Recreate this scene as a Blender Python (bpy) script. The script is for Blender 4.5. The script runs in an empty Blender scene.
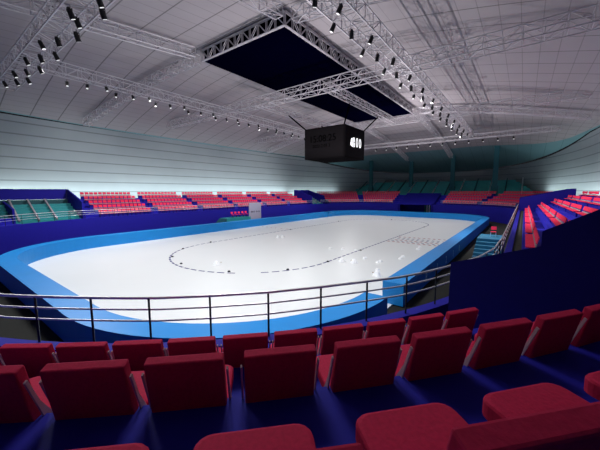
import bpy, bmesh, math, random
from mathutils import Vector, Matrix
random.seed(7)
PI = math.pi
sc = bpy.context.scene
C = sc.collection

# ------------------------------------------------------------------ camera
CAM = (-34.034, -19.272, 5.456); YAW, PIT, ROLL, FPX = 0.6462, -0.113, -0.002, 295.86
cp_, sp_ = math.cos(PIT), math.sin(PIT); cy_, sy_ = math.cos(YAW), math.sin(YAW)
FW = Vector((cy_*cp_, sy_*cp_, sp_)); RT0 = Vector((sy_, -cy_, 0)); UP0 = RT0.cross(FW)
RT = math.cos(ROLL)*RT0 + math.sin(ROLL)*UP0; UP = -math.sin(ROLL)*RT0 + math.cos(ROLL)*UP0
cd = bpy.data.cameras.new('camera'); cam = bpy.data.objects.new('camera', cd); C.objects.link(cam)
cd.sensor_width = 36; cd.lens = FPX*36/600; cd.clip_start = 0.05; cd.clip_end = 500
M = Matrix((RT, UP, -FW)).transposed().to_4x4(); M.translation = Vector(CAM); cam.matrix_world = M
sc.camera = cam

# ------------------------------------------------------------------ world and exposure
w = bpy.data.worlds.new('world'); sc.world = w; w.use_nodes = True
w.node_tree.nodes['Background'].inputs[0].default_value = (0.5, 0.5, 0.6, 1)
w.node_tree.nodes['Background'].inputs[1].default_value = 0.02
sc.view_settings.view_transform = 'Standard'; sc.view_settings.look = 'None'
sc.view_settings.gamma = 1; sc.view_settings.use_curve_mapping = False
sc.view_settings.exposure = 0.0

# ------------------------------------------------------------------ lights of the hall, plus added ones
def lamp(name, kind, loc, energy, col=(1, 1, 1), target=None, **kw):
    l = bpy.data.lights.new(name, kind); l.energy = energy; l.color = col
    for k, v in kw.items(): setattr(l, k, v)
    o = bpy.data.objects.new(name, l); C.objects.link(o); o.location = loc
    if target is not None:
        o.rotation_euler = (Vector(target)-Vector(loc)).to_track_quat('-Z', 'Y').to_euler()
    return o
# truss spotlights over the ice
for x, e in ((-26, 8200), (-12, 2400), (6, 2400), (23, 3900)):
    for y in (-9.8, 10.9):
        lamp('truss_spotlight', 'SPOT', (x, y, 14.55), e, (0.97, 0.99, 1.0), (x*0.95, y*0.6, 0), spot_size=math.radians(150), spot_blend=0.9, shadow_soft_size=1.8 if x < -20 else 0.4)
# spotlights aimed at the stands
for x in (-18, -2, 14):
    lamp('stand_spotlight', 'SPOT', (x, 10.0, 14.55), 7000, (1, 0.97, 0.97), (x-1, 23, 4), spot_size=math.radians(95), spot_blend=0.9, shadow_soft_size=0.3)
for x, e in ((-2, 15000), (13, 9000)):
    lamp('stand_spotlight', 'SPOT', (x, -9.6, 14.55), e, (1, 0.97, 0.97), (x+2, -23, 4), spot_size=math.radians(85), spot_blend=0.9, shadow_soft_size=0.3)
# added mid-air spots without fittings, lighting the roof and casting truss shadows
for x, e in ((-12, 3300), (13, 6000)):
    lamp('roof_uplight', 'SPOT', (x, -2.7, 8.0), e, (1.0, 0.93, 0.97), (x+.01, -2.7, 20), spot_size=math.radians(172), spot_blend=0.2, shadow_soft_size=0.02)
# strips behind the last seat row washing the walls
def strip(loc, length, target, energy, ang=0):
    o = lamp('wall_wash_light', 'AREA', loc, energy, (0.86, 0.99, 1.0), None, shape='RECTANGLE', size=length, size_y=0.25)
    d = (Vector(target)-Vector(loc)).normalized(); X = Vector((math.cos(ang), math.sin(ang), 0)); Y = (-d).cross(X).normalized()
    o.matrix_world = Matrix((X, Y, -d)).transposed().to_4x4(); o.matrix_world.translation = Vector(loc)
    return o
strip((-3, 27.5, 4.9), 54, (-3, 28.9, 5.9), 1500)
strip((34, 26.0, 4.9), 18, (34.6, 28.9, 7.4), 330, math.radians(-12))
strip((8, -26.8, 4.9), 26, (8, -28.8, 6.4), 350)
strip((34, -24.2, 4.9), 24, (34.6, -27.6, 8.2), 600, math.radians(12))

# ------------------------------------------------------------------ materials
def mat(name, col, rough=0.6, metal=0.0, noise=0.0, nscale=20, bump=0.0, spec=0.5, emit=None, estr=0.0):
    m = bpy.data.materials.new(name); m.use_nodes = True; nt = m.node_tree; b = nt.nodes['Principled BSDF']
    b.inputs['Base Color'].default_value = (*col, 1); b.inputs['Roughness'].default_value = rough
    b.inputs['Metallic'].default_value = metal; b.inputs['Specular IOR Level'].default_value = spec
    if noise or bump:
        tc = nt.nodes.new('ShaderNodeTexCoord'); n = nt.nodes.new('ShaderNodeTexNoise'); n.inputs['Scale'].default_value = nscale
        n.inputs['Detail'].default_value = 4; nt.links.new(tc.outputs['Object'], n.inputs['Vector'])
        if noise:
            r = nt.nodes.new('ShaderNodeMix'); r.data_type = 'RGBA'
            r.inputs[6].default_value = (*[c*(1-noise) for c in col], 1); r.inputs[7].default_value = (*[min(1, c*(1+noise)) for c in col], 1)
            nt.links.new(n.outputs['Fac'], r.inputs[0]); nt.links.new(r.outputs[2], b.inputs['Base Color'])
        if bump:
            bp = nt.nodes.new('ShaderNodeBump'); bp.inputs['Strength'].default_value = bump; bp.inputs['Distance'].default_value = 0.01
            nt.links.new(n.outputs['Fac'], bp.inputs['Height']); nt.links.new(bp.outputs[0], b.inputs['Normal'])
    if emit: b.inputs['Emission Color'].default_value = (*emit, 1); b.inputs['Emission Strength'].default_value = estr
    return m
def line_mat(name, base, lines, rough=0.8, emit=0):
    """base colour with thin dark seams; lines = [(axis, period, width, darkness)] in object space"""
    m = bpy.data.materials.new(name); m.use_nodes = True; nt = m.node_tree; b = nt.nodes['Principled BSDF']
    b.inputs['Roughness'].default_value = rough; b.inputs['Specular IOR Level'].default_value = 0.15
    tc = nt.nodes.new('ShaderNodeTexCoord'); sx = nt.nodes.new('ShaderNodeSeparateXYZ'); nt.links.new(tc.outputs['Object'], sx.inputs[0])
    n = nt.nodes.new('ShaderNodeTexNoise'); n.inputs['Scale'].default_value = 0.5; n.inputs['Detail'].default_value = 3; nt.links.new(tc.outputs['Object'], n.inputs['Vector'])
    r = nt.nodes.new('ShaderNodeMix'); r.data_type = 'RGBA'
    r.inputs[6].default_value = (*[c*0.94 for c in base], 1); r.inputs[7].default_value = (*[min(1, c*1.06) for c in base], 1)
    nt.links.new(n.outputs['Fac'], r.inputs[0]); cur = r.outputs[2]
    def mth(op, a, bval):
        k = nt.nodes.new('ShaderNodeMath'); k.operation = op
        nt.links.new(a, k.inputs[0]); k.inputs[1].default_value = bval; return k.outputs[0]
    for ax, per, wd, dk in lines:
        f = mth('DIVIDE', sx.outputs[ax], per); f = mth('ADD', f, 1000.0); f = mth('FRACT', f, 0); f = mth('LESS_THAN', f, wd/per)
        f = mth('MULTIPLY', f, dk)
        x = nt.nodes.new('ShaderNodeMix'); x.data_type = 'RGBA'; x.inputs[7].default_value = (*[c*0.25 for c in base], 1)
        nt.links.new(f, x.inputs[0]); nt.links.new(cur, x.inputs[6]); cur = x.outputs[2]
    nt.links.new(cur, b.inputs['Base Color']); return m

ICE = mat('white_ice', (0.75, 0.76, 0.76), 0.35, noise=0.03, nscale=0.25, spec=0.3)
BLUE = mat('blue_pad_vinyl', (0.008, 0.22, 0.60), 0.45, noise=0.06, nscale=1.5, spec=0.3)
PURPLE_SHADE = mat('dark_navy_wall_paint', (0.003, 0.002, 0.10), 0.8, noise=0.1, nscale=8, spec=0.1)  # purple parapet paint darkened to stand in for its unlit side
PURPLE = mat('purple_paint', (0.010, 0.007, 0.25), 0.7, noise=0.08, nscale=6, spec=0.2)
NAVY = mat('navy_step_paint', (0.016, 0.013, 0.36), 0.7, noise=0.1, nscale=5, spec=0.2)
DARK = mat('dark_concrete', (0.022, 0.022, 0.020), 0.9, noise=0.15, nscale=3, spec=0.1)
GREYF = mat('grey_walkway', (0.05, 0.05, 0.045), 0.9, noise=0.15, nscale=3, spec=0.1)
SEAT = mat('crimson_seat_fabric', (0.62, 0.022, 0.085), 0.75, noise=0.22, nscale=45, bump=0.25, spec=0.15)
MAUVE = mat('mauve_grey_bracket', (0.62, 0.46, 0.50), 0.5, spec=0.3)
RAILM = mat('brushed_rail_metal', (0.95, 0.91, 0.93), 0.38, metal=0.8)
BLACK = mat('black_metal', (0.006, 0.006, 0.007), 0.5)
TRUSS = mat('aluminium_truss', (0.52, 0.50, 0.53), 0.5, metal=0.2)
TRUSSD = mat('grey_roof_steel', (0.30, 0.28, 0.31), 0.6, metal=0.1)
ROOF = line_mat('roof_membrane', (0.35, 0.325, 0.34), [(0, 2.7, 0.10, 0.7), (1, 1.15, 0.06, 0.35)])
SOFF = line_mat('teal_soffit', (0.16, 0.30, 0.33), [(1, 2.2, 0.08, 0.4)])
WALLM = line_mat('pale_wall_panels', (0.32, 0.37, 0.39), [(2, 1.35, 0.15, 0.5)])
TEAL = mat('teal_paint', (0.015, 0.24, 0.26), 0.6, noise=0.15, nscale=2)
TEALD = mat('dark_teal_paint', (0.005, 0.07, 0.09), 0.6, noise=0.3, nscale=2)
COLM = mat('teal_column_paint', (0.008, 0.11, 0.13), 0.7)
SKYP = mat('midnight_panel', (0.0003, 0.0003, 0.0045), 0.9, spec=0.0)
CUBE = mat('black_cabinet', (0.009, 0.008, 0.009), 1.0, spec=0.0)
SCR = mat('dark_screen', (0.010, 0.009, 0.010), 1.0, spec=0.0)
TXT = mat('unlit_digits', (0.0004, 0.0004, 0.0006), 1.0, spec=0.0)
GLOW = mat('lit_white_digits', (0.9, 0.9, 0.9), 0.5, emit=(1, 1, 1), estr=0.85)
LENS = mat('lamp_lens', (0.9, 0.9, 0.9), 0.3, emit=(1, 0.98, 0.95), estr=0.5)
LINE = mat('navy_line_paint', (0.03, 0.025, 0.16), 0.6)
REDP = mat('red_line_paint', (0.33, 0.012, 0.02), 0.6)
BLKB = mat('black_track_block', (0.01, 0.01, 0.012), 0.6)
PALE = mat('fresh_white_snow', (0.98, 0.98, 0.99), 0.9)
TAN = mat('tan_speck', (0.35, 0.22, 0.10), 0.8)
BOARD = mat('pale_grey_board', (0.36, 0.34, 0.44), 0.6, noise=0.05, nscale=3)
CYAN = mat('cyan_numerals', (0.6, 1.0, 1.0), 0.5)
STEPB = mat('teal_blue_platform', (0.006, 0.13, 0.24), 0.6, noise=0.1, nscale=4)

# ------------------------------------------------------------------ helpers
def tag(o, label=None, cat=None, group=None, kind=None):
    if label: o['label'] = label
    if cat: o['category'] = cat
    if group: o['group'] = group
    if kind: o['kind'] = kind
    return o
def empty(name, loc=(0, 0, 0), rz=0):
    o = bpy.data.objects.new(name, None); o.location = loc; o.rotation_euler = (0, 0, rz); o.empty_display_size = 0.2
    C.objects.link(o); return o
class MB:
    def __init__(s): s.v = []; s.f = []; s.mi = []; s.cur = 0
    def face(s, idx): s.f.append(idx); s.mi.append(s.cur)
    def add(s, vs, fs):
        b = len(s.v); s.v += [tuple(v) for v in vs]
        for f in fs: s.face([b+i for i in f])
    def box(s, c, d, R=None):
        hx, hy, hz = d[0]/2, d[1]/2, d[2]/2
        vs = [Vector((x, y, z)) for z in (-hz, hz) for y in (-hy, hy) for x in (-hx, hx)]
        if R is not None: vs = [R @ v for v in vs]
        s.add([v+Vector(c) for v in vs], [(0, 2, 3, 1), (4, 5, 7, 6), (0, 1, 5, 4), (2, 6, 7, 3), (0, 4, 6, 2), (1, 3, 7, 5)])
    def bar(s, a, b, r, n=4):
        a, b = Vector(a), Vector(b); d = b-a
        if d.length < 1e-6: return
        d.normalize(); u = d.cross(Vector((0, 0, 1)))
        if u.length < 0.05: u = d.cross(Vector((1, 0, 0)))
        u.normalize(); w_ = d.cross(u)
        vs = [p + r*(math.cos(t)*u+math.sin(t)*w_) for p in (a, b) for t in [2*PI*(k+.5)/n for k in range(n)]]
        fs = [(k, (k+1) % n, n+(k+1) % n, n+k) for k in range(n)] + [tuple(range(n))[::-1], tuple(range(n, 2*n))]
        s.add(vs, fs)
    def tube(s, pts, r, n=6):
        pts = [Vector(p) for p in pts]; base = len(s.v); m = len(pts)
        for i, p in enumerate(pts):
            d = (pts[min(i+1, m-1)]-pts[max(i-1, 0)]).normalized(); u = d.cross(Vector((0, 0, 1)))
            if u.length < .05: u = Vector((1, 0, 0))
            u.normalize(); w_ = d.cross(u)
            for k in range(n):
                t = 2*PI*k/n; s.v.append(tuple(p+r*(math.cos(t)*u+math.sin(t)*w_)))
        for i in range(m-1):
            for k in range(n):
                s.face([base+i*n+k, base+i*n+(k+1) % n, base+(i+1)*n+(k+1) % n, base+(i+1)*n+k])
        s.face([base+k for k in range(n)][::-1]); s.face([base+(m-1)*n+k for k in range(n)])
    def prism(s, poly, z0, z1):
        n = len(poly); b = len(s.v)
        s.v += [(p[0], p[1], z0) for p in poly] + [(p[0], p[1], z1) for p in poly]
        s.face([b+i for i in range(n)][::-1]); s.face([b+n+i for i in range(n)])
        for i in range(n): s.face([b+i, b+(i+1) % n, b+n+(i+1) % n, b+n+i])
    def extrude(s, prof, origin, ax, az, thick):
        """profile points (a, z) in the vertical plane through origin along ax, thickness thick sideways"""
        ax = Vector(ax).normalized(); sd = Vector((-ax.y, ax.x, 0)); n = len(prof); b = len(s.v); o = Vector(origin)
        for t in (-thick/2, thick/2):
            s.v += [tuple(o+ax*a+Vector((0, 0, z))+sd*t) for a, z in prof]
        s.face([b+i for i in range(n)]); s.face([b+n+i for i in range(n)][::-1])
        for i in range(n): s.face([b+i, b+n+i, b+n+(i+1) % n, b+(i+1) % n])
    def cyl(s, c, axis, r, h, n=12, r2=None):
        r2 = r if r2 is None else r2; c = Vector(c); d = Vector(axis).normalized(); u = d.cross(Vector((0, 0, 1)))
        if u.length < .05: u = Vector((1, 0, 0))
        u.normalize(); w_ = d.cross(u); b = len(s.v)
        for p, rr in ((c-d*h/2, r), (c+d*h/2, r2)):
            s.v += [tuple(p+rr*(math.cos(2*PI*k/n)*u+math.sin(2*PI*k/n)*w_)) for k in range(n)]
        s.face([b+k for k in range(n)][::-1]); s.face([b+n+k for k in range(n)])
        for k in range(n): s.face([b+k, b+(k+1) % n, b+n+(k+1) % n, b+n+k])
    def mesh(s, name, mats, smooth=False):
        me = bpy.data.meshes.new(name); me.from_pydata(s.v, [], s.f)
        for m in (mats if isinstance(mats, list) else [mats]): me.materials.append(m)
        for p, i in zip(me.polygons, s.mi): p.material_index = i; p.use_smooth = smooth
        bm = bmesh.new(); bm.from_mesh(me); bmesh.ops.recalc_face_normals(bm, faces=bm.faces); bm.to_mesh(me); bm.free()
        return me
    def build(s, name, mats, parent=None, smooth=False, loc=None):
        o = bpy.data.objects.new(name, s.mesh(name, mats, smooth)); C.objects.link(o)
        if parent: o.parent = parent
        if loc: o.location = loc
        return o
def linkmesh(name, me, parent=None, loc=(0, 0, 0), rz=0):
    o = bpy.data.objects.new(name, me); C.objects.link(o); o.location = loc; o.rotation_euler = (0, 0, rz)
    if parent: o.parent = parent
    return o
def bevel_mesh(me, w_, seg=2):
    bm = bmesh.new(); bm.from_mesh(me)
    bmesh.ops.bevel(bm, geom=bm.edges[:], offset=w_, segments=seg, profile=0.5, affect='EDGES'); bm.to_mesh(me); bm.free()
    for p in me.polygons: p.use_smooth = False
    return me
def text(name, s, size, mtx, material, parent=None, ext=0.01):
    cu = bpy.data.curves.new('lettering', 'FONT'); cu.body = s; cu.size = size; cu.extrude = ext; cu.align_x = 'CENTER'; cu.align_y = 'CENTER'
    t = bpy.data.objects.new('lettering', cu); C.objects.link(t)
    me = bpy.data.meshes.new_from_object(t); bpy.data.objects.remove(t)
    me.materials.clear(); me.materials.append(material)
    o = bpy.data.objects.new(name, me); C.objects.link(o); o.matrix_world = mtx
    if parent: o.parent = parent; o.matrix_parent_inverse = parent.matrix_world.inverted()
    return o

# the bowl of the arena: stadium path of corner centres (+-20, +-4.6) and radius R
CX, CY = 20.0, 4.6
def ring(R, n=28):
    pts = []
    for q, (cx, cy) in enumerate(((CX, CY), (-CX, CY), (-CX, -CY), (CX, -CY))):
        for k in range(n+1):
            t = (q+k/n)*PI/2; pts.append((cx+R*math.cos(t), cy+R*math.sin(t)))
    return pts
def arc(cx, cy, R, a0, a1, n=None):
    n = n or max(2, int(abs(a1-a0)/3)); return [(cx+R*math.cos(math.radians(a0+(a1-a0)*k/n)), cy+R*math.sin(math.radians(a0+(a1-a0)*k/n))) for k in range(n+1)]
def rrect(a, b, R, n=20):
    pts = []
    for q, (cx, cy) in enumerate(((a-R, b-R), (-a+R, b-R), (-a+R, -b+R), (a-R, -b+R))):
        for k in range(n+1):
            t = (q+k/n)*PI/2; pts.append((cx+R*math.cos(t), cy+R*math.sin(t)))
    return pts
def band(mb, inner, outer, z0, z1, closed=True):
    """solid band between two matching plan curves"""
    n = len(inner); b = len(mb.v)
    for i in range(n):
        (x, y), (X, Y) = inner[i], outer[i]
        mb.v += [(x, y, z0), (x, y, z1), (X, Y, z1), (X, Y, z0)]
    rng = range(n) if closed else range(n-1)
    for i in rng:
        j = (i+1) % n
        for k in range(4): mb.face([b+4*i+k, b+4*i+(k+1) % 4, b+4*j+(k+1) % 4, b+4*j+k])
    if not closed:
        mb.face([b, b+1, b+2, b+3]); e = b+4*(n-1); mb.face([e+3, e+2, e+1, e])

# ------------------------------------------------------------------ floor, ice
f = MB(); f.prism(rrect(75, 45, 5), -0.5, -0.06); tag(f.build('floor', DARK), kind='structure')
m = MB(); m.prism(rrect(30.5, 14.5, 8.0, 24), -0.05, 0.0)
ice = tag(m.build('ice_sheet', ICE), 'white ice sheet filling the oval inside the blue pads', 'ice')

# ------------------------------------------------------------------ perimeter wall of the bowl (purple), with the far tunnel cut out
ZW = 2.6
def inside_tunnel(p): return p[0] > 0 and abs(p[1]) < 3.5
mw = MB(); P0 = ring(14.1); P1 = ring(14.38)
# starts at the tunnel's upper side and runs all the way round
def bump(a):      # extra radius of the bowl wall in the near right corner, a in degrees (-180..-90)
    t = min(1, max(0, (-a-97)/48)); return 0.62*t*t*(3-2*t)
def ring_b(R, n=28):
    pts = []
    for q, (cx, cy) in enumerate(((CX, CY), (-CX, CY), (-CX, -CY), (CX, -CY))):
        for k in range(n+1):
            t = (q+k/n)*PI/2; r = R+(bump(math.degrees(t)-360) if q == 2 else 0); pts.append((cx+r*math.cos(t), cy+r*math.sin(t)))
    return pts
def pathfull(R):
    pts = ring_b(R); k0 = 0
    return [(CX+R, 3.4)] + pts + [(CX+R, -3.4)]
band(mw, pathfull(14.1), pathfull(14.38), -0.06, ZW, closed=False)
tag(mw.build('wall_bowl', PURPLE), kind='structure')

# walkway and seating steps, split in sectors between tunnels
def sector_path(R, sect):
    return sect(R)
def side_path(sy, x0, x1):
    return lambda R: [(x0, sy*(CY+R)), (x1, sy*(CY+R))]
def arc_path(cx, cy, a0, a1):
    return lambda R: arc(cx, cy, R, a0, a1)
def end_path(sgn, a0, a1):   # far end piece including straight bit up to the tunnel
    def g(R):
        p = arc(CX, sgn*CY, R, sgn*a1, 0)
        return p + [(CX+R, sgn*3.9)]
    return g
walk = MB(); steps = MB()
def terrace(sect, rows, R0, dR, zt0, walk_R=14.38, walk_z=2.5):
    band(walk, sect(walk_R), sect(R0), -0.05, walk_z, closed=False)
    for k in range(rows):
        r0 = R0+dR*k; band(steps, sect(r0), sect(r0+dR+(0.0 if k < rows-1 else 0.7)), 0.0, zt0+0.5*k, closed=False)
NA0, NA1 = -119.4, -178.0
terrace(arc_path(-CX, -CY, NA1, NA0), 7, 15.72, 1.29, 3.0, walk_R=14.8)                     # block the camera sits in
# regular blocks: back tops at R = 15.2+1.4k, z = 3.39+.5k
RA, DR, ZA = 15.2, 1.4, 3.39
def reg(sect): terrace(sect, 5, RA-0.45, DR, ZA-0.86)
reg(lambda R: [(20.8, CY+R), (-22.5, CY+R)])
reg(lambda R: [(-22, -CY-R), (21.4, -CY-R)])
reg(lambda R: arc(CX, -CY, R, -60, 0) + [(CX+R, -3.9)])
reg(lambda R: [(CX+R, 3.9)] + arc(CX, CY, R, 0, 60))
reg(arc_path(-CX, CY, 121, 178))
tag(walk.build('floor_walkway', GREYF), kind='structure')
tag(steps.build('floor_terraces', NAVY), kind='structure')

# ------------------------------------------------------------------ roof dome and outer walls
def ze(x):
    t = min(1, max(0, (abs(x)-30)/30)); return 14.3-3.4*t
def outer(t):     # eave plan, superellipse
    e = 2/3.0; c, s = math.cos(t), math.sin(t)
    return (60*math.copysign(abs(c)**e, c), 0.7+28.6*math.copysign(abs(s)**e, s))
RX, RY, YC = 16.6, 5.6, 0.7
def dome(x, y):
    y = y-YC
    tx = max(0, (abs(x)-RX)/(60-RX)); ty = max(0, (abs(y)-RY)/(28.6-RY)); t = (tx**2.6+ty**2.6)**(1/2.6)
    px = 1.0 if tx > ty else 1.25
    k = tx/(tx+ty+1e-9); px = 1.0*k+1.4*(1-k)
    return 18.85-(18.85-ze(x))*min(t, 1.0)**px
NT, NS = 160, 40
def rim(t):
    c, s = math.cos(t), math.sin(t); X, Y = outer(t); Y -= 0.7
    k = max(abs(X)/RX, abs(Y)/RY); return (X/k, YC+Y/k)
TT = [2*PI*i/NT for i in range(NT)]
# cut lines: soffit where |x| > 43
def soffit_u(t):
    (x0, y0), (x1, y1) = rim(t), outer(t); lo, hi = 0.0, 1.0
    g = lambda u: abs((x0+(x1-x0)*u)/43.0)**4.5+abs((y0+(y1-y0)*u-YC)/28.2)**4.5
    for _ in range(30):
        m_ = (lo+hi)/2
        if g(m_) < 1: lo = m_
        else: hi = m_
    return lo
def build_dome():
    r1, r2 = MB(), MB(); SU = [soffit_u(t) for t in TT]
    for mb, lo, hi, ns in ((r1, 0, 1, NS), (r2, 1, 2, 14)):
        for i, t in enumerate(TT):
            (x0, y0), (x1, y1) = rim(t), outer(t)
            for j in range(ns+1):
                u = SU[i]*j/ns if lo == 0 else SU[i]+(1-SU[i])*j/ns
                x, y = x0+(x1-x0)*u, y0+(y1-y0)*u; mb.v.append((x, y, dome(x, y)))
        for i in range(NT):
            k = (i+1) % NT
            for j in range(ns): mb.face([i*(ns+1)+j, k*(ns+1)+j, k*(ns+1)+j+1, i*(ns+1)+j+1])
    tag(r1.build('ceiling', ROOF, smooth=True), kind='structure')
    tag(r2.build('ceiling_soffit', SOFF, smooth=True), kind='structure')
build_dome()
wl = MB()
for i in range(NT):
    a, b = TT[i], TT[(i+1) % NT]; (x0, y0), (x1, y1) = outer(a), outer(b)
    lev = 10
    for j in range(lev):
        q = []
        for (x, y, jj) in ((x0, y0, j), (x1, y1, j), (x1, y1, j+1), (x0, y0, j+1)):
            u = jj/lev; bul = 1+0.012*math.sin(u*PI)
            q.append((x*bul, YC+(y-YC)*bul, -0.1+(ze(x)+0.1)*u))
        wl.add(q, [(0, 1, 2, 3)])
tag(wl.build('wall_outer', WALLM, smooth=True), kind='structure')

# dark rectangular panel over the middle, with its fascia
pn = MB(); pn.box((.3, .95, 18.3), (32.0, 9.9, 1.1))
tag(pn.build('ceiling_panel', SKYP), 'huge dark midnight blue rectangular panel in the middle of the roof', 'ceiling panel')

cp = MB(); cp.box((0, YC, 19.0), (2*RX+.6, 2*RY+.6, .2)); tag(cp.build('ceiling_cap', ROOF), kind='structure')
# ------------------------------------------------------------------ trusses
def box_truss(a, b, wd, ht, bay, rc, rd, sag=None):
    a, b = Vector(a), Vector(b); d = (b-a); L = d.length; n = max(1, round(L/bay)); d.normalize()
    sd = Vector((-d.y, d.x, 0)).normalized()*wd/2
    def node(i, s, top):
        p = a+d*(L*i/n)
        if sag: p = Vector((p.x, p.y, sag(p.x, p.y)))
        return p+sd*s+Vector((0, 0, ht if top else 0))
    chs, br = [], MB()
    for s in (-1, 1):
        for tp in (0, 1):
            ch = MB(); chs.append(ch)
            if sag: ch.tube([node(i, s, tp) for i in range(n+1)], rc, 4)
            else: ch.bar(node(0, s, tp), node(n, s, tp), rc)
    for i in range(n+1):
        for s in (-1, 1): br.bar(node(i, s, 0), node(i, s, 1), rd)
        for tp in (0, 1): br.bar(node(i, -1, tp), node(i, 1, tp), rd)
        if i < n:
            for s in (-1, 1):
                e = i % 2; br.bar(node(i, s, e), node(i+1, s, 1-e), rd)
            for tp in (0, 1): br.bar(node(i, -1 if i % 2 else 1, tp), node(i+1, 1 if i % 2 else -1, tp), rd)
    return chs, br
def truss(label, a, b, group=None, wd=0.9, ht=0.9, bay=1.1, rc=0.048, rd=0.023, material=TRUSS, sag=None, name='lighting_truss'):
    chs, br = box_truss(a, b, wd, ht, bay, rc, rd, sag)
    t = empty(name, ((a[0]+b[0])/2, (a[1]+b[1])/2, a[2]))
    for nm, mb in [('chord', c_) for c_ in chs]+[('lattice', br)]:
        o = mb.build(nm, material); o.parent = t; o.matrix_parent_inverse = Matrix.Translation(-t.location)
    return tag(t, label, 'truss', group)
ZT = 15.0; YL, YR = 11.8, -10.7
truss('long lighting truss along the left side of the ice, lamps below', (-27.4, YL, ZT), (27.4, YL, ZT))
truss('long lighting truss running down the right side of the ice, crowded with lamps', (-27.4, YR, ZT), (27.4, YR, ZT), wd=1.5)
truss('near cross truss in the top left corner with three rows of lamps', (-27.6, YR, ZT), (-27.6, 20, ZT), wd=1.5)
truss('farthest cross truss beyond the scoreboard cube, small lamps below', (25.5, 23, ZT-.6), (25.5, -23, ZT-.6), ht=0.7)
truss('cross truss passing in front of the scoreboard cube, without lamps', (-9, 24, ZT), (-9, -24, ZT), wd=1.2)
truss('cross truss just beyond the scoreboard cube', (9, 24, ZT), (9, -24, ZT), wd=1.2)
# truss frame round the dark panel
fr = empty('panel_frame_truss', (0, YC, 18.0))
for (a, b) in (((-15.95, -4.25, 17.72), (-15.95, 5.9, 17.72)), ((-15.95, -4.25, 17.72), (16.3, -4.25, 17.72))):
    chs, br = box_truss(a, b, 0.14, .98, 0.95, 0.05, 0.034)
    mb = MB(); mb.add(br.v, br.f)
    for ch in chs: mb.add(ch.v, ch.f)
    o = mb.build('frame_side', TRUSS); o.parent = fr; o.matrix_parent_inverse = Matrix.Translation(-fr.location)
tag(fr, 'truss frame along the near and right edges of the dark roof panel', 'truss')
# roof arches following the dome
G = 'roof arch trusses'
sg = lambda x, y: dome(x, y)-1.15
for x, side in ((-16, 'left eave nearest the camera'), (16, 'left eave behind the scoreboard cube')):
    truss('roof arch truss from the dark panel to the %s' % side, (x, YC+RY+.3, 18), (x-(3.2 if x < 0 else 1), 26.4, 14), wd=0.7, ht=0.8, rc=.05, rd=.03, sag=sg, name='roof_truss')
    truss('slim roof arch truss from the dark panel to the right, %s one' % ('near' if x < 0 else 'far'), (x, YC-RY-.3, 18), (x, -25, 14), wd=0.7, ht=0.8, rc=.05, rd=.03, sag=sg, name='roof_truss')
for y, s in ((5.8, 'left'), (-4.6, 'right')):
    truss('roof arch truss from the %s far corner of the dark panel to the far columns' % s, (RX+.4, y, 18), (46, y, 14), wd=0.7, ht=0.8, rc=.05, rd=.03, sag=sg, name='roof_truss')
    truss('roof arch truss from the %s near corner of the dark panel towards the camera' % s, (-RX-.4, y, 18), (-46, y, 14), wd=0.7, ht=0.8, rc=.05, rd=.03, sag=sg, name='roof_truss', bay=1.6)

# ------------------------------------------------------------------ lamps on the trusses
def fixture_meshes():
    y = MB(); y.bar((0, 0, 0), (0, 0, -0.22), 0.018, 5); y.box((0, 0, -0.22), (0.34, 0.03, 0.03)); y.box((-0.165, 0, -0.33), (0.02, 0.04, 0.24)); y.box((0.165, 0, -0.33), (0.02, 0.04, 0.24))
    d = Vector((0, 0.45, -1)).normalized(); b = MB(); c = Vector((0, 0.02, -0.46)); b.cyl(c, d, 0.125, 0.46, 12, 0.15)
    b.box(c-d*0.26, (0.16, 0.12, 0.1))
    l = MB(); l.cyl(c+d*0.232, d, 0.115, 0.01, 12)
    return y.mesh('yoke', BLACK), b.mesh('lamp_body', BLACK), l.mesh('lens', LENS)
FY, FB, FL = fixture_meshes()
ORD = ['first', 'second', 'third', 'fourth', 'fifth', 'sixth', 'seventh', 'eighth', 'ninth', 'tenth', 'eleventh', 'twelfth', 'thirteenth', 'fourteenth', 'fifteenth', 'sixteenth', 'seventeenth', 'eighteenth', 'nineteenth', 'twentieth', 'twenty-first', 'twenty-second', 'twenty-third', 'twenty-fourth', 'twenty-fifth', 'twenty-sixth', 'twenty-seventh', 'twenty-eighth', 'twenty-ninth', 'thirtieth']
def fixture(x, y, z, rz, label, group, s=1.0):
    t = empty('stage_light', (x, y, z), rz); t.scale = (s, s, s)
    linkmesh('yoke', FY, t); linkmesh('lamp_body', FB, t); linkmesh('lens', FL, t)
    return tag(t, label, 'stage light', group)
def lamprow(pts, where, group, s, rz):
    for i, (x, y, z) in enumerate(pts): fixture(x, y, z-0.02, rz+random.uniform(-.6, .6), 'black stage light, %s from the near end %s' % (ORD[i], where), group, s)
zl = ZT-.04
lamprow([(-24.9+1.27*i, YL+(.6, 0, -.65)[i % 3], zl) for i in range(30)], 'of the long left truss', 'lights under the left truss', .82, PI)
for r, (dy, nm) in enumerate(((.1, 'middle'), (-.55, 'outer'), (.6, 'inner'))):
    lamprow([(-21.3+1.27*(r+3*i), YR+dy, zl) for i in range(12)], 'in the %s row of the right truss' % nm, '%s lights of the right truss' % nm, .88, (r-1)*.9)
for dx, nm, ys in ((.5, 'front', (-1.4, 2.4, 6.5, 10.3, 13.9)), (0, 'middle', (-2.4, .6, 4.0, 7.8, 11.7, 15.1)), (-.5, 'back', (-.1, 5.3, 9.1, 12.9, 16.5))):
    lamprow([(-27.6+dx, y, zl) for y in ys], 'in the %s row, near truss' % nm, '%s lights of the near truss' % nm, .95, -PI/2)
lamprow([(25.5, 5.8-2.1*i, ZT-.64) for i in range(12)], 'of the farthest cross truss', 'lights under the far truss', .9, PI/2)

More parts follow.
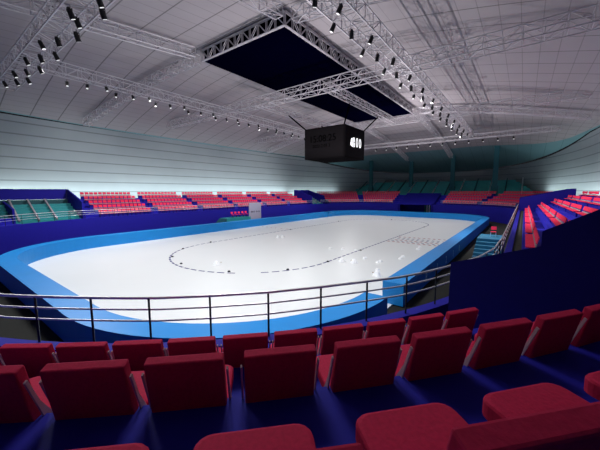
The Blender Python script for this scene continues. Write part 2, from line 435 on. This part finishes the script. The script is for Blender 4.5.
# ------------------------------------------------------------------ scoreboard cube
bx0, bx1, by0, by1, bz, bh = -3.2, 2.1, -2.4, 3.2, 9.42, 3.7
bxc, byc = (bx0+bx1)/2, (by0+by1)/2
sb = empty('scoreboard_cube', (bxc, byc, bz))
c = MB(); c.box((0, 0, bh/2), (bx1-bx0, by1-by0, bh)); c.build('cabinet', CUBE, sb)
c = MB(); c.box((bx0-bxc-.03, 0, bh/2), (.06, by1-by0-.2, bh-.25)); s1 = c.build('screen', SCR, sb)
c = MB(); c.box((0, by0-byc-.03, bh/2), (bx1-bx0-.2, .06, bh-.25)); s2 = c.build('screen', SCR, sb)
def face_m(loc, nrm):
    n = Vector(nrm); Z = Vector((0, 0, 1)); X = Z.cross(n); m_ = Matrix((X, Z, n)).transposed().to_4x4(); m_.translation = Vector(loc); return m_
bpy.context.view_layer.update()
for body, size, zz, dy in (('15:08:25', 1.12, 11.75, 0.15), ('2022-2 01 3', 0.52, 10.9, 0.3)):
    text('digits', body, size, face_m((bx0-.075, byc+dy, zz), (-1, 0, 0)), TXT, s1)
g = MB(); O = (0, by0-.085, 0)
g.extrude([(-1.86, 11.0), (-1.7, 10.85), (-1.2, 10.75), (-1.05, 11.25), (-1.8, 11.32)], O, (1, 0, 0), None, .03)
g.extrude([(-1.8, 11.38), (-1.32, 11.33), (-1.35, 11.78), (-1.62, 11.72)], O, (1, 0, 0), None, .03)
g.extrude([(-1.22, 11.33), (-.8, 11.33), (-.8, 11.9), (-1.2, 11.85)], O, (1, 0, 0), None, .03)
g.extrude([(-1.0, 10.72), (-.72, 10.8), (-.76, 11.25), (-.95, 11.25)], O, (1, 0, 0), None, .03)
go = g.build('lit_symbol', GLOW); go.parent = s2; go.matrix_parent_inverse = sb.matrix_world.inverted()
for dx in (-.12, .72):
    text('lit_digit', '0', 1.6, face_m((dx, by0-.08, 11.3), (0, -1, 0)) @ Matrix.Diagonal((.8, 1, 1, 1)), GLOW, s2, ext=.015)
for (ax, ay, bx, by) in ((bx0+.1, by0+.1, -3.9, -3.4), (bx1-.1, by0+.1, 3.8, -3.4), (bx0+.1, by1-.1, -3.9, 5.2), (bx1-.1, by1-.1, 3.8, 5.2)):
    h = MB(); h.bar((ax-bxc, ay-byc, bh-.05), (bx-bxc, by-byc, bh+1.88), .08, 6); h.build('hanger', TXT, sb)
tag(sb, 'black scoreboard cube with clock digits hanging over centre ice', 'scoreboard')
# carrier trusses the cube hangs from
truss('short truss left of the cube that carries its hangers', (-9, 5.5, 15.05), (9, 5.5, 15.05), wd=.7, ht=.7)
truss('short truss right of the cube that carries its hangers', (-9, -3.6, 15.05), (9, -3.6, 15.05), wd=.7, ht=.7)

# ------------------------------------------------------------------ blue pads
HP, TP = 1.09, 1.02
A_, B_, RC_ = 30.0, 14.0, 7.57
def pad_ring_pts(off, n=26):
    return rrect(A_+off, B_+off, RC_+off, n)
def sub(off, q0, q1, pre=[], post=[]):
    """corners q0..q1 (0 = far left) of the rounded rectangle, counter-clockwise"""
    n = 26; P = pad_ring_pts(off, n); out = []
    for q in range(q0, q1+1): out += P[q*(n+1):(q+1)*(n+1)]
    sgn = 1
    return [((x), (s*(B_+off))) for x, s in pre] + out + [((x), (s*(B_+off))) for x, s in post]
def pad_piece(label, fn):
    m_ = MB(); band(m_, fn(0), fn(TP), 0.0, HP, closed=False)
    o = m_.build('crash_pad', BLUE); return tag(o, label, 'pad', None)
pad_piece('long blue crash pad around the near end and left side of the ice', lambda o: sub(o, 1, 1, pre=[(20.0, 1)]) + sub(o, 2, 2)[:-1] + [(-22.35, -(B_+o))])
pad_piece('blue crash pad curving around the far end of the ice', lambda o: sub(o, 3, 3) + sub(o, 0, 0, post=[(20.35, 1)]) if False else (sub(o, 3, 3)[0:] + sub(o, 0, 0, post=[(20.35, 1)])))
pad_piece('straight blue crash pad with cyan numbers along the right side', lambda o: [(-20.3, -(B_+o)), (A_-RC_-.02, -(B_+o))])
for o in list(C.objects):
    if o.name.startswith('crash_pad') and 'cyan' in o['label']:
        for (px, ch) in ((-16.2, '8'), (-13.45, '1'), (-10.65, '2'), (-7.95, '1'), (-5.2, '0')):
            text('number', ch, 0.75, face_m((px, -(B_+TP)-.012, .46), (0, -1, 0)), CYAN, o, ext=.008)

# ------------------------------------------------------------------ markings on the ice
def flat_group(name, label, cat, mb, mtl, group=None):
    return tag(mb.build(name, mtl), label, cat, group)
ov = MB(); Rm, Hm = 7.36, 15.04
perim = []
def opt(s):
    L1 = 2*Hm; L2 = PI*Rm; s = s % (2*L1+2*L2)
    if s < L1: return (-Hm+s, -Rm, 0)
    s -= L1
    if s < L2: a = -PI/2+s/Rm; return (Hm+Rm*math.cos(a), Rm*math.sin(a), a+PI/2)
    s -= L2
    if s < L1: return (Hm-s, Rm, PI)
    s -= L1; a = PI/2+s/Rm; return (-Hm+Rm*math.cos(a), Rm*math.sin(a), a+PI/2)
tot = 4*Hm+2*PI*Rm; n = round(tot/0.75)
for i in range(n):
    x, y, a = opt(i*tot/n)
    if -21.0 < x < -20.05 and y < 0: continue
    ov.box((x, y, 0.004), (0.52, 0.14, 0.006), Matrix.Rotation(a, 3, 'Z'))
tag(ov.build('track_line', LINE), 'dashed navy oval line painted on the ice', 'line', None, 'stuff')
blocks = [(-21.2, -3.5), (-21.9, 1.2), (-21.0, 4.0), (-18.5, 6.5), (-14.6, 7.5), (-18.4, -6.4), (-14.7, -7.4), (-9.1, -7.5), (-1.2, 7.2), (13.1, 7.5), (13.2, -7.4), (21.8, 0.8)]
MARK = ['beside the gap at the near end', 'inside the near tip', 'just left of the near tip', 'where the left curve ends', 'on the left straight near its start', 'right of the gap', 'where the right curve ends', 'beside the snow heaps', 'halfway along the left straight', 'at the left far end', 'at the right far end', 'at the far tip']
for i, (x, y) in enumerate(blocks):
    m_ = MB(); m_.cyl((0, 0, 0.045), (0, 0, 1), 0.11, 0.08, 10, 0.07); o = m_.build('track_marker', BLKB, loc=(x, y, 0.002))
    tag(o, 'small black rubber marker on the dashed oval line, %s' % MARK[i], 'marker', 'black markers on the oval line')
def dot(mb, x, y, s=0.26): mb.box((x, y, 0.005), (s, s, 0.006))
st_r, st_b = MB(), MB()
for j in range(11):
    y = -7.7-0.53*j
    dot(st_r, 1.3+.07*j, y-.0); dot(st_b, 0.45, y-.2, .24); dot(st_b, -0.35, y-.32, .24); dot(st_r, -1.1, y-.36); dot(st_b, -1.8, y-.2, .24); dot(st_r, -2.5, y-.0)
g0 = empty('start_marking', (-0.6, -10.3, 0)); 
for nm, mb, mt in (('red_dots', st_r, REDP), ('navy_dots', st_b, LINE)):
    o = mb.build(nm, mt); o.parent = g0; o.matrix_parent_inverse = Matrix.Translation(-g0.location); o['kind'] = 'stuff'
tag(g0, 'field of red and navy dots painted beside the right straight', 'marking')
sr = MB()
for y in (8.1, 9.2, 10.3, 11.2, 12.1, 13.0): dot(sr, -0.9, y, .2)
tag(sr.build('start_line', REDP), 'row of red dots painted across the ice on the left', 'marking', None, 'stuff')
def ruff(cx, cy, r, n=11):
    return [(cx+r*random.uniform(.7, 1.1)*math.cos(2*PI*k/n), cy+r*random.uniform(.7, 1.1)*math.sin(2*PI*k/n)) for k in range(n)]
for i, (x, y) in enumerate([(-20.5, -1.2), (-8.0, 3.7), (-7.7, 3.2), (-14.1, -8.3), (-13.8, -9.2), (-16.1, -12.0)]):  # bright white heaps with tan specks; matching crumbs follow
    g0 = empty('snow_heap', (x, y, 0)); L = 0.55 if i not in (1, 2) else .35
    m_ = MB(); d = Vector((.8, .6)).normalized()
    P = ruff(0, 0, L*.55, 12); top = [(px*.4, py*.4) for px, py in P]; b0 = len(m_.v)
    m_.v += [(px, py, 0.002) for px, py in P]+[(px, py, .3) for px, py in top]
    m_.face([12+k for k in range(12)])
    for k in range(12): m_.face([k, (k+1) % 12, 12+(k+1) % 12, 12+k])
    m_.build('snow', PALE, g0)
    s_ = MB()
    for q in range(2): s_.cyl((d.x*.75+.12*q, d.y*.75-.2*q+.1, .012), (0, 0, 1), .055, .02, 7)
    s_.build('speck', TAN, g0)
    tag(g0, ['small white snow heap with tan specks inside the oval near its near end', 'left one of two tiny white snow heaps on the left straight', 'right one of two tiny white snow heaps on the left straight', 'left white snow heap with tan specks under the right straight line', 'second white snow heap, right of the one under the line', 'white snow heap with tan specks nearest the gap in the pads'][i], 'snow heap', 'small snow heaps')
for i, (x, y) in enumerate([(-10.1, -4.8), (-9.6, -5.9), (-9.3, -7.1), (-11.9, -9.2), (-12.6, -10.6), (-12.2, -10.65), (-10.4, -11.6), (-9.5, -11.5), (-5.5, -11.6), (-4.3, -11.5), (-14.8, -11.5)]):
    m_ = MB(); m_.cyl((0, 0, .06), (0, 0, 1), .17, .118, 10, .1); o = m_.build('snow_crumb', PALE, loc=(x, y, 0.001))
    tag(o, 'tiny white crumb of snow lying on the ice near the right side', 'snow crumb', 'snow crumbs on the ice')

# ------------------------------------------------------------------ guard rails
def rail(label, pts, ztop, group=None, spacing=1.1, zbase=ZW, r=0.024, off=.01):
    t = empty('guard_rail', (pts[0][0], pts[0][1], zbase)); inv = Matrix.Translation(-t.location)
    # resample
    P = [Vector((x, y, 0)) for x, y in pts]; S = [0]
    for a, b in zip(P, P[1:]): S.append(S[-1]+(b-a).length)
    def at(s):
        for i in range(len(P)-1):
            if s <= S[i+1] or i == len(P)-2: return P[i]+(P[i+1]-P[i])*((s-S[i])/(S[i+1]-S[i]))
    N = max(2, int(S[-1]/0.5)); Q = [at(S[-1]*i/N) for i in range(N+1)]
    for k, dz in enumerate((0, -.22, -.44)):
        m_ = MB(); m_.tube([(q.x, q.y, ztop+dz) for q in Q], r*(1.15 if k == 0 else .8)); o = m_.build('rail_bar', RAILM, smooth=True); o.parent = t; o.matrix_parent_inverse = inv
    npost = int(S[-1]/spacing)
    for k in range(npost+1):
        q = at(min(spacing*k+off, S[-1]-.01)); m_ = MB(); m_.bar((q.x, q.y, zbase-.04), (q.x, q.y, ztop), .021, 6); o = m_.build('post', BLACK); o.parent = t; o.matrix_parent_inverse = inv
    return tag(t, label, 'railing', group)
NEAR = [(-34.3, -6.0), (-34.0, -8.4), (-33.6, -10.0), (-33.12, -11.4), (-32.68, -12.15), (-32.11, -13.0), (-31.49, -13.88), (-30.75, -14.66), (-29.96, -15.39), (-29.11, -16.02), (-28.2, -16.62), (-27.3, -17.18), (-26.3, -17.6), (-25.5, -17.85), (-23.9, -18.32), (-22.0, -18.58), (-20, -18.62)]
rail('curved grey guard rail on black posts right in front of the nearest seats', NEAR, 3.5, zbase=2.55, off=.79)
rail('guard rail running away along the front of the right side stand', [(-20, -18.65), (22.5, -18.65)], 3.5, spacing=1.5)
rail('thin guard rail along the front of the left side stand', [(-24, 18.5), (-20, 18.82), (20, 18.82), (22.5, 18.6)], 3.45, spacing=1.5)
rail('thin guard rail in front of the left tunnel', arc(-CX, CY, 14.25, 106, 165), 3.45, spacing=1.5)
rail('thin guard rail left of the far tunnel', arc(CX, CY, 14.25, 75, 2), 3.45, spacing=1.5)
rail('thin guard rail right of the far tunnel', arc(CX, -CY, 14.25, -2, -75), 3.45, spacing=1.5)

# ------------------------------------------------------------------ seats
def rounded_box(c, d, bev, seg=3, R=None):
    m_ = MB(); m_.box((0, 0, 0), d); me = m_.mesh('tmp', []); bm = bmesh.new(); bm.from_mesh(me)
    bmesh.ops.bevel(bm, geom=bm.edges[:], offset=bev, segments=seg, profile=.5, affect='EDGES')
    vs = [(R @ v.co if R is not None else v.co)+Vector(c) for v in bm.verts]; fs = [[v.index for v in f_.verts] for f_ in bm.faces]
    bm.free(); bpy.data.meshes.remove(me); return vs, fs
LEAN = Matrix.Rotation(math.radians(13), 3, 'X')
LEANN = Matrix.Rotation(math.radians(13), 3, 'X')      # local +y = towards the rink
def seat_meshes(bev=True):
    seg = 3 if bev else 1
    # pan: plan with rounded front corners
    p = MB(); hw, dep = .245, .47; r = .07; pl = [(-hw, 0)]
    poly = [(-hw, 0.0), (hw, 0.0)] + [(hw-r+r*math.cos(t), dep-r+r*math.sin(t)) for t in [PI/2*k/4 for k in range(5)]] + [(-hw+r+r*math.cos(t), dep-r+r*math.sin(t)) for t in [PI/2+PI/2*k/4 for k in range(5)]]
    n = len(poly); e = .018; zt, zb = .445, .355
    def ins(q, k): x, y = q; return (x*(1-k/hw), .2+(y-.2)*(1-k/.24))
    L = [[(x, y, zb) for x, y in poly], [(x, y, zt-e) for x, y in poly], [(*ins(q, .006), zt-.006) for q in poly], [(*ins(q, .02), zt) for q in poly]]
    for l in L: p.v += l
    for j in range(3):
        for i in range(n): p.face([j*n+i, j*n+(i+1) % n, (j+1)*n+(i+1) % n, (j+1)*n+i])
    p.face(list(range(n))[::-1]); p.face([3*n+i for i in range(n)])
    b = MB(); vs, fs = rounded_box((0, -0.13, .66), (.485, .075, .48), .011, 2, LEANN); b.add(vs, fs)
    brs = []
    for s in (-1, 1):
        x = s*.262; br = MB(); brs.append(br)
        pr = [(-.19, .80), (-.17, .81), (-.095, .62), (.0, .47), (.06, .36), (.06, .31), (-.03, .31), (-.06, .45)]
        br.extrude(pr, (x, 0, 0), (0, 1, 0), None, .012)
    st = MB(); st.box((0, .16, .2), (.34, .06, .32)); st.box((0, .16, .03), (.4, .2, .05)); st.box((0, .2, .345), (.44, .3, .03))
    return p, b, brs, st
p_, b_, r_, s_ = seat_meshes()
PAN, BACK, BRK, BRKB, STD = p_.mesh('pan', SEAT), b_.mesh('backrest', SEAT), r_[0].mesh('bracket', MAUVE), r_[1].mesh('bracket', MAUVE), s_.mesh('pedestal', DARK)
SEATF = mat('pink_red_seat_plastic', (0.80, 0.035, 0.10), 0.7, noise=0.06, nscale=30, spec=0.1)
p2 = MB(); p2.box((0, .20, .415), (.44, .34, .05)); PAN2 = p2.mesh('pan', SEATF)
b2 = MB(); b2.box((0, -.05, .725), (.41, .05, .29), LEAN); BACK2 = b2.mesh('backrest', SEATF)
b3 = MB(); b3.box((0, -.0, .46), (.45, .05, .14), LEAN); MAUVE2 = mat('grey_bracket', (0.30, 0.24, 0.27), 0.7, spec=0.1); BRK2 = b3.mesh('bracket', MAUVE2)
s2_ = MB(); s2_.box((0, .14, .19), (.42, .2, .36)); STD2 = s2_.mesh('pedestal', PURPLE)
def place(x, y, z, ang, label, group, near=True):
    """ang: direction pointing from seat to the rink"""
    t = empty('stadium_seat', (x, y, z), ang-PI/2)
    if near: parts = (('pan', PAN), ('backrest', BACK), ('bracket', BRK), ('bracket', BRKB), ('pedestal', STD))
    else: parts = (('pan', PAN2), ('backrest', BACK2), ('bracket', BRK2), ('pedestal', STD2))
    for nm, me in parts: linkmesh(nm, me, t)
    return tag(t, label, 'seat', group)
# nearest block (corner sector round (-20, -4.6)); measured back tops
def pol(th, R): a = math.radians(th); return (-CX+R*math.cos(a), -CY+R*math.sin(a))
rowsN = [('front', 16.99, 3.0, [-147.2, -145.3, -143.4, -141.5]+[-139.62, -137.73, -135.87, -133.95, -132.06, -130.16, -128.26, -126.33, -124.38]),
         ('middle', 18.24, 3.5, [-143.0, -141.0, -138.9, -136.95, -135.06, -133.1, -131.1, -129.15, -127.2, -125.25, -123.3, -121.35]),
         ('rear', 19.58, 4.0, [-137.7, -135.7, -133.75, -131.7, -129.7, -127.65, -125.6, -123.5])]
for nm, R, zf, ths in rowsN:
    for i, th in enumerate(ths):
        th -= {'front': .25*(th+139.6)/15.2, 'middle': .35*(th+137)/15, 'rear': 0}[nm]
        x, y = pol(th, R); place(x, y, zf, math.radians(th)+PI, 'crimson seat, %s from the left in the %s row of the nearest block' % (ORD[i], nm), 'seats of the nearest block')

# regular rows
def proj(x, y, z):
    d = Vector((x, y, z))-Vector(CAM); w_ = d.dot(FW)
    if w_ < .5: return None
    return 300+FPX*d.dot(RT)/w_, 225-FPX*d.dot(UP)/w_, w_
cand = []
def row_seats(block, fn, lens, nseat):
    for k in range(5):
        for i in range(nseat(k) if callable(nseat) else nseat):
            x, y, a = fn(k, i); z = ZA-.86+.5*k; q = proj(x, y, z+.8)
            if not q or not (-12 < q[0] < 612 and 100 < q[1] < 460): continue
            if block[0] == 'right' and q[1] > 262-(q[0]-451)*0.36+8 and q[0] > 449: continue
            cand.append((q[2], x, y, z, a, block, k, i))
def backR(k): return RA+DR*k+.04
for bi, x0_ in enumerate((-20.8, -13.8, -6.8, 0.2, 7.3, 14.4)):
    row_seats(('left', bi), lambda k, i, x0_=x0_: (x0_+.22+.505*i, CY+backR(k), -PI/2), None, 12)
for bi, x0_ in enumerate((-18.4, -11.4, -4.4, 2.6, 9.6, 16.6)):
    row_seats(('right', bi), lambda k, i, x0_=x0_: (x0_+.22+.505*i, -CY-backR(k), PI/2), None, 12 if bi < 5 else 8)
def arcfn(sg, a0, a1):
    def g(k, i):
        R = backR(k); n = int(math.radians(a1-a0)*R/.505); a = math.radians(a0)+(i+.5)*(math.radians(a1-a0))/n
        return CX+R*math.cos(a), sg*(CY+R*math.sin(a)), math.atan2(-sg*math.sin(a), -math.cos(a))
    return g, (lambda k: int(math.radians(a1-a0)*backR(k)/.505))
for sg in (1, -1):
    for bi, (a0, a1) in enumerate(((3, 29), (33, 63))):
        g_, n_ = arcfn(sg, a0, a1); row_seats(('farL' if sg > 0 else 'farR', bi), g_, None, n_)
cand.sort(key=lambda c_: c_[0])
n_near = sum(len(r[3]) for r in rowsN); NIND = 300-n_near
SIDE = {'left': 'left side stand', 'right': 'right side stand', 'farL': 'left far corner', 'farR': 'right far corner'}
rest = MB(); SEATR = SEATF
for q, (w_, x, y, z, a, block, k, i) in enumerate(cand):
    if q < NIND:
        ln = i if block[0] == 'left' else i
        lab = 'red seat, %s from near end, %s row of %s block, %s' % (ORD[i], ORD[k], ORD[block[1]], SIDE[block[0]])
        place(x, y, z, a, lab, 'seats of the %s' % SIDE[block[0]], near=False)
    else:
        R_ = Matrix.Rotation(a-PI/2, 3, 'Z'); o = Vector((x, y, z))
        rest.cur = 0; rest.box(o+R_ @ Vector((0, .20, .415)), (.44, .34, .05), R_); rest.box(o+R_ @ Vector((0, -.05, .725)), (.41, .05, .29), R_ @ LEAN)
        rest.cur = 2; rest.box(o+R_ @ Vector((0, 0, .46)), (.45, .05, .14), R_ @ LEAN)
        rest.cur = 1; rest.box(o+R_ @ Vector((0, .14, .19)), (.42, .2, .36), R_)
tag(rest.build('stadium_seat', [SEATR, PURPLE, MAUVE2]), 'hundreds of small red seats in the more distant blocks of the stands', 'seat', None, 'stuff')

# ------------------------------------------------------------------ tunnel side walls (radial purple parapets) and back beams
def radial(label, cx, cy, th, prof, thick=.16, PURPLE=PURPLE_SHADE):
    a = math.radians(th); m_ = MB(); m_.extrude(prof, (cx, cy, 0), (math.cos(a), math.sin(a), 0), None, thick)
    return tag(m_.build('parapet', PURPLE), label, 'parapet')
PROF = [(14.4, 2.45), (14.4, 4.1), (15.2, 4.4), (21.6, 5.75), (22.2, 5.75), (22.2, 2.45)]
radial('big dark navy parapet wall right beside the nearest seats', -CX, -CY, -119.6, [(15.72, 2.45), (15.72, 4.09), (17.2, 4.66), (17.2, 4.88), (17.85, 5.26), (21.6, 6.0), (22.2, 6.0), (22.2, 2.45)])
def straight(label, x, sy, deep=23.5):
    m_ = MB(); m_.extrude([(0, 2.45), (0, 4.4), (deep-18.75, 5.78), (deep-18.4, 5.78), (deep-18.4, 2.45)], (x, sy*18.75, 0), (0, sy, 0), None, .16)
    return tag(m_.build('parapet', PURPLE), label, 'parapet')
straight('purple parapet on the right side of the left tunnel', -22.6, 1)
m_ = MB(); m_.extrude([(0, 2.45), (0, 3.85), (4.4, 4.5), (4.4, 2.45)], (-28.1, 18.75, 0), (0, 1, 0), None, .16)
tag(m_.build('parapet', PURPLE), 'low purple parapet on the left side of the left tunnel, near the frame edge', 'parapet')
straight('purple parapet on the near side of the far left tunnel', 20.9, 1)
straight('purple parapet on the far side of the far left tunnel', 26.1, 1)
straight('purple parapet on the near side of the right side tunnel', 21.5, -1, 24.6)
straight('dark parapet on the far side of the right side tunnel', 28.0, -1, 24.6)
def tunnel(xa, xb, sy, label, lab2, deep=23.5):
    xm = (xa+xb)/2; W = abs(xb-xa)-.3
    m_ = MB(); m_.box((xm, sy*(deep+.1), 5.2), (W, .3, 1.15)); tag(m_.build('tunnel_beam', PURPLE), label, 'beam')
    if not lab2: return
    t = empty('stair_well', (xm, sy*21, 2.5)); inv = Matrix.Translation(-t.location)
    m_ = MB()
    for k in range(6): m_.box((xm, sy*(19.4+.6*k), (2.4+2.65+.3*k)/2), (W, .6, .25+.3*k))
    o = m_.build('stair_flight', TEAL); o.parent = t; o.matrix_parent_inverse = inv
    m_ = MB(); m_.box((xm, sy*(deep-.35), 3.5), (W, .1, 2.2)); o = m_.build('back_panel', TEALD); o.parent = t; o.matrix_parent_inverse = inv
    for k in range(3):
        x = xb-.45*(xb-xa)/5.3*5.3+(-.25+.27*k)*5.3 if xa < 0 else xa+(xb-xa)*(.2+.27*k); m_ = MB(); m_.bar((x, sy*19.0, 2.7), (x, sy*(deep-.5), 4.65), .10, 4); o = m_.build('stringer', TRUSSD); o.parent = t; o.matrix_parent_inverse = inv
    tag(t, lab2, 'stairs')
tunnel(-31, -22.6, 1, 'purple beam over the back of the left tunnel', 'teal stair well with grey stringers in the left tunnel')
tunnel(20.9, 26.1, 1, 'purple beam over the back of the far left tunnel', 'teal stair well in the far left tunnel')
tunnel(21.5, 28.0, -1, 'purple beam over the back of the right side tunnel', None, 24.6)

# far tunnel: sloped canopy and doorway
ft = empty('tunnel_canopy', (CX+14.1, 0, 0))
m_ = MB(); m_.add([(0, -3.6, 2.62), (0, 3.6, 2.62), (7, 3.9, 5.0), (7, -3.9, 5.0), (0, -3.6, 2.45), (0, 3.6, 2.45), (7, 3.9, 4.8), (7, -3.9, 4.8)], [(0, 3, 2, 1), (4, 5, 6, 7), (0, 1, 5, 4), (1, 2, 6, 5), (2, 3, 7, 6), (3, 0, 4, 7)])
m_.build('sloped_roof', PURPLE, ft)
for s in (-1, 1):
    m_ = MB(); m_.extrude([(0, -.05), (0, 2.6), (7, 4.95), (7, -.05)], (0, s*3.7, 0), (1, 0, 0), None, .15); m_.build('side_wall', PURPLE, ft)
m_ = MB(); m_.box((4.0, 1.4, 1.25), (.15, 4.6, 2.55)); m_.build('back_wall', NAVY, ft)
m_ = MB(); m_.box((4.6, -2.2, 1.25), (.1, 2.7, 2.5)); m_.build('glazing', TEAL, ft)
for k in range(4): m_ = MB(); m_.box((3.9, -1.6-.5*k, 1.2), (.1, .14, 2.4)); m_.build('post', RAILM, ft)
m_ = MB(); m_.box((2.4, -2.2, .2), (3, 2.7, .5)); m_.build('threshold', BOARD, ft)
tag(ft, 'sloped purple tunnel roof with doorway in the middle of the far end', 'tunnel')

# ------------------------------------------------------------------ far end: upper teal tiers and columns
TEALU = mat('upper_stand_teal', (0.03, 0.30, 0.30), 0.6, noise=0.25, nscale=1.5)
ut = empty('upper_stand', (48, 0.5, 2.0)); inv = Matrix.Translation(-ut.location); up = MB()
for k in range(9):
    xk = 44.2+1.0*k+.5; hw_ = min(27.5, 28.6*(1-((xk+.5)/60)**3)**(1/3)-1.0); up.box((xk, YC, (4.2+.48*k)/2+1.0), (1.0, 2*hw_, 4.2+.48*k-2.0))
o = up.build('tier', TEALU); o.parent = ut; o.matrix_parent_inverse = inv
for k in range(14):
    y = -18.8+3.0*k; m_ = MB()
    m_.add([(44.1, y-.12, 4.3), (44.1, y+.12, 4.3), (53.2, y+.12, 8.6), (53.2, y-.12, 8.6), (44.1, y-.12, 4.1), (44.1, y+.12, 4.1), (53.2, y+.12, 8.4), (53.2, y-.12, 8.4)], [(0, 3, 2, 1), (4, 5, 6, 7), (0, 1, 5, 4), (1, 2, 6, 5), (2, 3, 7, 6), (3, 0, 4, 7)])
    o = m_.build('aisle', TEALD if k % 2 else RAILM); o.parent = ut; o.matrix_parent_inverse = inv
tag(ut, 'unlit teal upper stand behind the red seats at the far end', 'stand')
for i, (x, y) in enumerate(((43.2, -14.0), (48, -4.8), (50.5, 6.0), (47, 16.2))):
    zt = dome(x, y)+.2; cl = empty('support_column', (x, y, 0)); m_ = MB(); m_.box((0, 0, zt/2), (.35, .85, zt)); m_.box((-.3, 0, zt/2), (.12, .95, zt)); m_.box((.3, 0, zt/2), (.12, .95, zt)); m_.build('shaft', COLM, cl)
    m_ = MB(); m_.box((0, 0, 3.3), (1.3, 1.3, 6.6)); m_.build('plinth', COLM, cl)
    tag(cl, 'teal steel column holding the far roof edge, %s from the right' % ORD[i], 'column', 'columns at the far end')

# ------------------------------------------------------------------ things beside the pads
bd = empty('notice_board', (1.2, 16.8, 0)); m_ = MB(); m_.box((0, 0, 1.95), (2.75, .12, 3.2)); m_.build('panel', BOARD, bd)
for s in (-1, 1): m_ = MB(); m_.box((s*1.2, .12, 1.1), (.08, .08, 2.3)); m_.build('leg', BLACK, bd)
bpy.context.view_layer.update()
pnl = bd.children[0]
text('lettering', '2022-2   01 :25', 0.34, face_m((1.2, 16.73, 2.1), (0, -1, 0)), TXT, pnl, ext=.01)
tag(bd, 'pale grey board with dark writing behind the left pad', 'board')
tb = empty('team_platform', (-2.5, 17.15, 0)); m_ = MB(); m_.box((-.25, 0, .7), (4.9, 1.7, 1.4)); m_.build('deck', TEAL, tb)
m_ = MB(); m_.extrude([(-2.7, 0), (-4.4, 0), (-2.7, 1.4)], (0, 0, 0), (1, 0, 0), None, 1.6); m_.build('ramp', TEALD, tb)
tag(tb, 'teal platform against the purple wall left of the grey board', 'platform')
for i in range(5):
    t = empty('team_chair', (-3.5+.72*i, 17.1, 1.412), PI)
    linkmesh('pan', PAN2, t); linkmesh('backrest', BACK2, t)
    m_ = MB(); m_.box((0, .2, .18), (.08, .08, .37)); m_.box((0, .2, .015), (.4, .4, .03)); m_.build('leg', BLACK, t)
    tag(t, 'small red chair on the teal platform, %s from the left' % ORD[i], 'chair', 'red chairs on the teal platform')
pf = empty('stepped_platform', (-4.5, -17.2, 0))
for k in range(6):
    m_ = MB(); m_.box((1.4-.0-.0 if k == 5 else (-2.4+.5*k), 0, (.25+.235*k)/2), (3.2 if k == 5 else .5, 1.9, .25+.235*k)); o = m_.build('top_deck' if k == 5 else 'step', STEPB, pf)
tag(pf, 'teal blue platform with steps between the right pad and the stand', 'platform')
t = empty('commentary_chair', (-2.6, -17.3, 1.425), PI*.5)
for nm, me in (('pan', PAN2), ('backrest', BACK2)): linkmesh(nm, me, t)
for s in (-1, 1):
    for r in (0.05, .4): m_ = MB(); m_.bar((s*.2, r, 0), (s*.2, r, .37), .02, 5); m_.build('leg', RAILM, t)
tag(t, 'red chair with pale metal legs on the teal blue stepped platform', 'chair')
